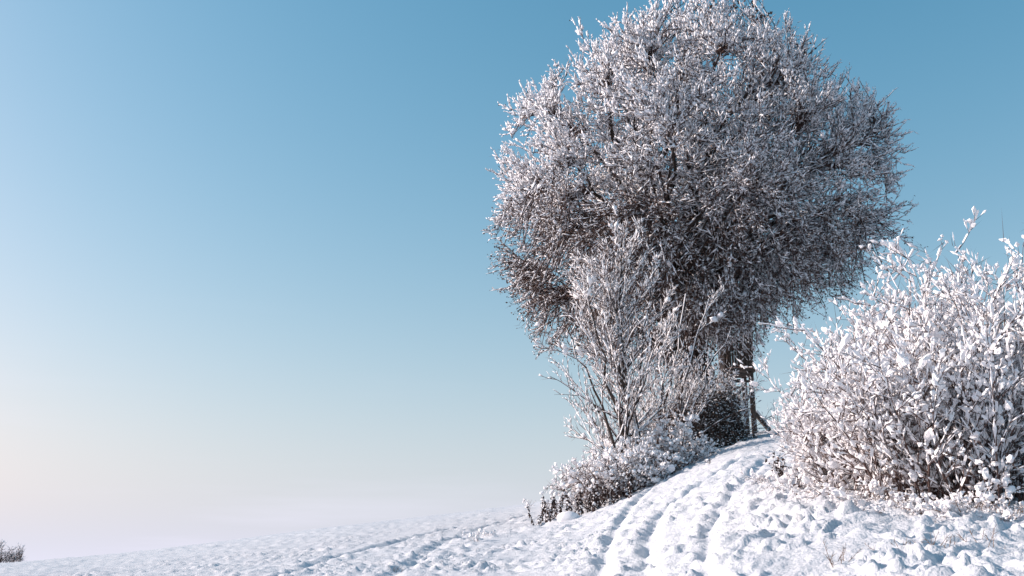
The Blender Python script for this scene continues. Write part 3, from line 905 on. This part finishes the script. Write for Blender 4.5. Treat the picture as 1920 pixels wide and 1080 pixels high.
def hide():
    Yh = 36.5
    b = foot(1390, Yh)
    root = thing('hunting_hide', b, 'dark wooden raised hunting hide on posts, half hidden behind the huge tree', 'hunting hide')
    def part(name, fn, mat=M_WOOD, under=None):
        g = Geo(); fn(g); return g.build(name, mat, under or root, smooth=False)
    w, dpt = 0.40, 0.55
    zf = at(1383, 700, Yh)[2]; zt = zf + 1.9
    for sx in (-1, 1):
        for sy in (-1, 1):
            x, y = b[0] + sx * w, b[1] + sy * dpt
            part('post', lambda g: tubes(g, np.array([[[x, y, gz(x, y) - 0.3], [x, y, (zf + b[2]) / 2], [x + 0.01, y, zt]]]), np.array([[0.10, 0.095, 0.09]]), 8))
    part('platform', lambda g: box(g, (b[0], b[1], zf), (2 * w + 0.34, 2 * dpt + 0.34, 0.09)))
    for sy in (-1, 1):
        part('crossbeam', lambda g: beam(g, (b[0] - w - 0.2, b[1] + sy * (dpt + 0.11), zf - 0.16), (b[0] + w + 0.02, b[1] + sy * (dpt + 0.11), zf - 0.16), 0.06, 0.12))
        part('rail', lambda g: beam(g, (b[0] - w, b[1] + sy * (dpt + 0.11), zf - 0.42), (b[0] + w, b[1] + sy * (dpt + 0.11), zf - 0.42), 0.05, 0.09))
    zb = gz(b[0], b[1] - dpt)
    part('brace', lambda g: beam(g, (b[0] - w * 0.5, b[1] - dpt - 0.13, zb + 0.5), (b[0] + w, b[1] - dpt - 0.13, zf - 0.65), 0.05, 0.08))
    part('brace', lambda g: beam(g, (b[0] + w * 0.1, b[1] - dpt - 0.19, zf - 0.55), (b[0] - w, b[1] - dpt - 0.19, zb + 0.9), 0.05, 0.08))
    px = np.array([b[0] + w + 0.08, b[1] - dpt + 0.1, zb + 0.85]); pe = foot(1446, Yh - 0.4)
    part('prop', lambda g: beam(g, px, pe, 0.13, 0.12))
    part('prop_snow', lambda g: beam(g, px + [0.05, 0, 0.095], pe + [0.05, 0, 0.095], 0.12, 0.07), M_LOAD)
    nb = 8
    for sy in (-1, 1):
        wl = part('cabin_wall', lambda g: [box(g, (b[0], b[1] + sy * (dpt + 0.075), zf + q), (2 * w, 0.045, 0.08)) for q in (0.12, 1.05)])
        for i in range(nb):
            x = b[0] - w + (i + 0.5) * 2 * w / nb
            hh = 1.15 + 0.02 * rng.normal()
            part('board', lambda g: box(g, (x, b[1] + sy * (dpt + 0.115), zf + 0.06 + hh / 2), (2 * w / nb - 0.018, 0.03, hh)), under=wl)
    for sx in (-1, 1):
        wl = part('cabin_wall', lambda g: [box(g, (b[0] + sx * (w + 0.075), b[1], zf + q), (0.045, 2 * dpt, 0.08)) for q in (0.12, 1.05)])
        for i in range(nb):
            y = b[1] - dpt + (i + 0.5) * 2 * dpt / nb
            part('board', lambda g: box(g, (b[0] + sx * (w + 0.115), y, zf + 0.65), (0.03, 2 * dpt / nb - 0.018, 1.15)), under=wl)
    part('roof', lambda g: box(g, (b[0], b[1], zt + 0.05), (2 * w + 0.6, 2 * dpt + 0.6, 0.07)))
    part('roof_snow', lambda g: box(g, (b[0], b[1], zt + 0.16), (2 * w + 0.56, 2 * dpt + 0.56, 0.15)), M_LOAD)
hide()

# ------------------------------------------------------------------ withered weeds along the field edge
def weed_proto(h, nlv):
    gs, gl, gc = Geo(), Geo(), Geo()
    S = curves(np.zeros((1, 3)) - UP * 0.05, np.array([[0.08 * rng.normal(), 0.08 * rng.normal(), 1]]), h + 0.05, 7, 0, 0.05)
    tubes(gs, S, np.linspace(0.012, 0.005, 7)[None], 5)
    t = 0.12 + 0.8 * rng.random(nlv) ** 1.3
    p, T = sample(S, np.zeros(nlv, int), t)
    e = p + norm(rdir(nlv) * np.array([1, 1, 0.3]) - 0.5 * UP) * rand(0.01, 0.045, nlv)[:, None]
    leaves(gl, p, rand(0.05, 0.11, nlv), 0.5, 1.2)
    leaves(gl, e, rand(0.04, 0.08, nlv), 0.6, 1.2)
    top = S[0, -1]
    blobs(gc, top[None] + UP * 0.01, np.array([rng.uniform(0.025, 0.05)]), sub=1)
    m = rng.random(nlv) < 0.35
    blobs(gc, e[m], rand(0.012, 0.028, m.sum()), sub=0)
    return gs, gl, gc
protos = [weed_proto(0.75, 44), weed_proto(0.6, 34), weed_proto(0.85, 46), weed_proto(0.55, 26)]
meshes = []
for k, (a, l, c) in enumerate(protos):
    objs = [a.build('stalk', M_WEED), l.build('leaves', M_WEED), c.build('snow_cap', M_LOAD)]
    meshes.append([o.data for o in objs])
    for o in objs: bpy.data.objects.remove(o)
spots = []
for px in (1000, 1006, 1011, 1016, 1020, 1024, 1028, 1032, 1036, 1040, 1044, 1048, 1052, 1058): spots.append((px, 24.3, 'dark withered weed stalk, @ in the clump beside the rounded snow heap'))
for px in (1074, 1080, 1085, 1090, 1096, 1101, 1106, 1112, 1118, 1125, 1131, 1138, 1145, 1152, 1160, 1171, 1182): spots.append((px, 23.6, 'dark withered weed stalk, @ in the row under the snowy bush'))
ORD = 'leftmost second third fourth fifth sixth seventh eighth ninth tenth eleventh twelfth thirteenth fourteenth fifteenth sixteenth seventeenth'.split()
placed = []
for (px, Y, lab) in spots:
    placed.append((foot(px + rng.normal() * 3.5, Y + rng.normal() * 0.25 - max(0, px - 1110) * 0.012), lab))
placed.sort(key=lambda e: e[0][0] / e[0][1])
seen = {}
for i, (p, lab) in enumerate(placed):
    seen[lab] = seen.get(lab, -1) + 1
    lab = lab.replace('@', ORD[seen[lab]] + ('' if seen[lab] == 0 else ' from the left'))
    root = thing('withered_weed', p, lab, 'weed', 'withered weeds along the field edge')
    root.rotation_euler = (rng.normal() * 0.24, rng.normal() * 0.24, rng.uniform(0, 6.28)); s = rng.choice([0.55, 0.7, 0.8, 0.9, 1.05]) * rng.uniform(0.9, 1.1); root.scale = (s, s, s)
    for nm, me in zip(('stalk', 'leaves', 'snow_cap'), meshes[i % 4]):
        o = bpy.data.objects.new(nm, me); COL.objects.link(o); o.parent = root
        if nm != 'stalk': o['kind'] = 'stuff'

# rounded snow heap among the weeds, snow clods along the foot of the hedge
def lump(name, c, s, label, sx=1.5, group=None):
    g = Geo()
    V, Fc = ICO[2]
    n = 1 + 0.12 * perlin(V[:, 0] * 1.7 + c[0], V[:, 1] * 1.7 + V[:, 2], 51) + 0.05 * perlin(V[:, 0] * 5, V[:, 1] * 5 + V[:, 2] * 3, 52)
    g.add(np.array(c) + V * n[:, None] * np.array([sx, 1.1, 0.85]) * s, Fc)
    o = g.build(name, M_LOAD)
    return tag(o, label, 'snow heap', group)
h0 = foot(1064, 23.2); lump('snow_heap', h0 + UP * 0.05, 0.19, 'rounded snow heap between the two clumps of withered weeds', 1.4)

# ------------------------------------------------------------------ sprigs and grass
def tuft(name, base, label, n, h, mat, snowy, cat, spread=0.35, group=None, leaf=0):
    root = thing(name, base, label, cat, group)
    g, gs = Geo(), Geo()
    p0 = base + np.stack([rng.normal(size=n) * 0.05, rng.normal(size=n) * 0.05, np.full(n, -0.05)], -1)
    D = norm(np.stack([rng.normal(size=n) * spread, rng.normal(size=n) * spread, np.ones(n)], -1))
    S = curves(p0, D, h * rand(0.6, 1.1, n), 6, 0, 0.10)
    tubes(g, S, np.linspace(0.0035, 0.0012, 6)[None].repeat(n, 0), 3)
    i2 = np.repeat(np.arange(n), 4)
    p, T = sample(S, i2, rand(0.35, 1, len(i2)))
    e = p + side_dir(T, rand(0.4, 0.9, len(i2))) * rand(0.05, 0.14, len(i2))[:, None] * h * 2
    tubes(g, np.stack([p, e], 1), np.tile([0.002, 0.0008], (len(i2), 1)), 3)
    if leaf:
        q, _ = sample(S, rng.integers(0, n, leaf), rand(0.3, 1, leaf))
        leaves(g, q, rand(0.03, 0.07, leaf), 0.7, 0.4)
    if snowy:
        for k in range(2, 5): snow_on(gs, S[:, k], S[:, k + 1], 0.004, 0.6 * snowy, 0.014)
        m = rng.random(len(i2)) < snowy * 0.6
        blobs(gs, e[m], rand(0.015, 0.035, m.sum()), sub=0)
        gs.add(base + ICO[0][0] * 0.03 - UP * 0.02, ICO[0][1])
    g.build('stems', mat, root)
    if snowy: tag(gs.build('snow_load', M_LOAD, root), kind='stuff')
def gh(px, py):
    p = hit(px, py); p[2] = gz(p[0], p[1]); return p
tuft('dry_sprig', gh(893, 1020), 'small dry sprig sticking out of the open snow left of the ruts', 5, 0.30, M_STRAW, 0.7, 'sprig')
tuft('dry_sprig', gh(915, 1010), 'short snow-tipped sprig beside the dry sprig in the open snow', 5, 0.26, M_STRAW, 0.9, 'sprig')
tuft('dry_sprig', gh(992, 955), 'fine dry sprig at the left end of the weed row', 7, 0.5, M_STRAW, 0.7, 'sprig')
tuft('dark_sprig', gh(1500, 945), 'dark leafy sprig poking from the snow below the hedge', 4, 0.35, M_WEED, 0.2, 'sprig', leaf=24)
tuft('dark_sprig', hit2(1462, 893), 'dark leafed twigs leaning over the track at the hedge end', 8, 0.5, M_WEED, 0.15, 'sprig', spread=0.6, leaf=80)
tuft('dark_sprig', gh(1330, 872), 'little dark sprig on the track edge below the thicket', 4, 0.25, M_WEED, 0.2, 'sprig', leaf=12)
for k, (px, py) in enumerate(((1448, 893), (1490, 908), (1530, 918), (1572, 926), (1620, 940), (1668, 944), (1720, 950), (1775, 956), (1830, 960), (1885, 962))):
    shrub('snowed_grass', hit2(px, py), 'snow-bent dry grass clump at the hedge foot, ' + ORD[k] + ('' if k == 0 else ' from the left'), 0.30, 0.22, 0.40, 16, 5, 2,
          'snowed-under grass clumps along the hedge foot', 'grass', trop=-0.9, spread=1.0, snow=1.0, nblob=0.35, blob=(0.012, 0.030), snr=0.014, low=0.5,
          stemr=0.006, bark=M_STRAW, tw=(0.04, 0.10))
for px, py, lab in ((1700, 1062, 'dry grass stems in the snow at the bottom, below the middle of the hedge'),
                    (1765, 1068, 'dry grass stems at the bottom edge, second tuft from the left'),
                    (1850, 1062, 'dry grass stems near the bottom right corner'),
                    (1570, 1072, 'sparse dry grass stems at the bottom edge beside the track bank'),
                    (1905, 1000, 'dry grass stems by the right edge below the hedge'),
                    (745, 1070, 'single dry grass tuft beside the rut at the bottom edge')):
    tuft('dry_grass', gh(px, py), lab, 9, 0.20, M_STRAW, 0, 'grass', spread=0.5, group='dry grass tufts in the snow')

# far bush on the skyline at the left edge
b = foot(18, 70.0)
shrub('distant_bush', b, 'small bare bush far off on the skyline at the left edge', 1.9, 1.4, 1.5, 36, 9, 5, trop=0.1, spread=0.9, snow=0.5,
      nblob=0.1, stemr=0.03, bark=M_TWIG, tw=(0.2, 0.5), snr=0.03, blobsub=0)

print('TRIS', sum(len(o.data.loops) - 2 * len(o.data.polygons) for o in COL.objects if o.type == 'MESH'))
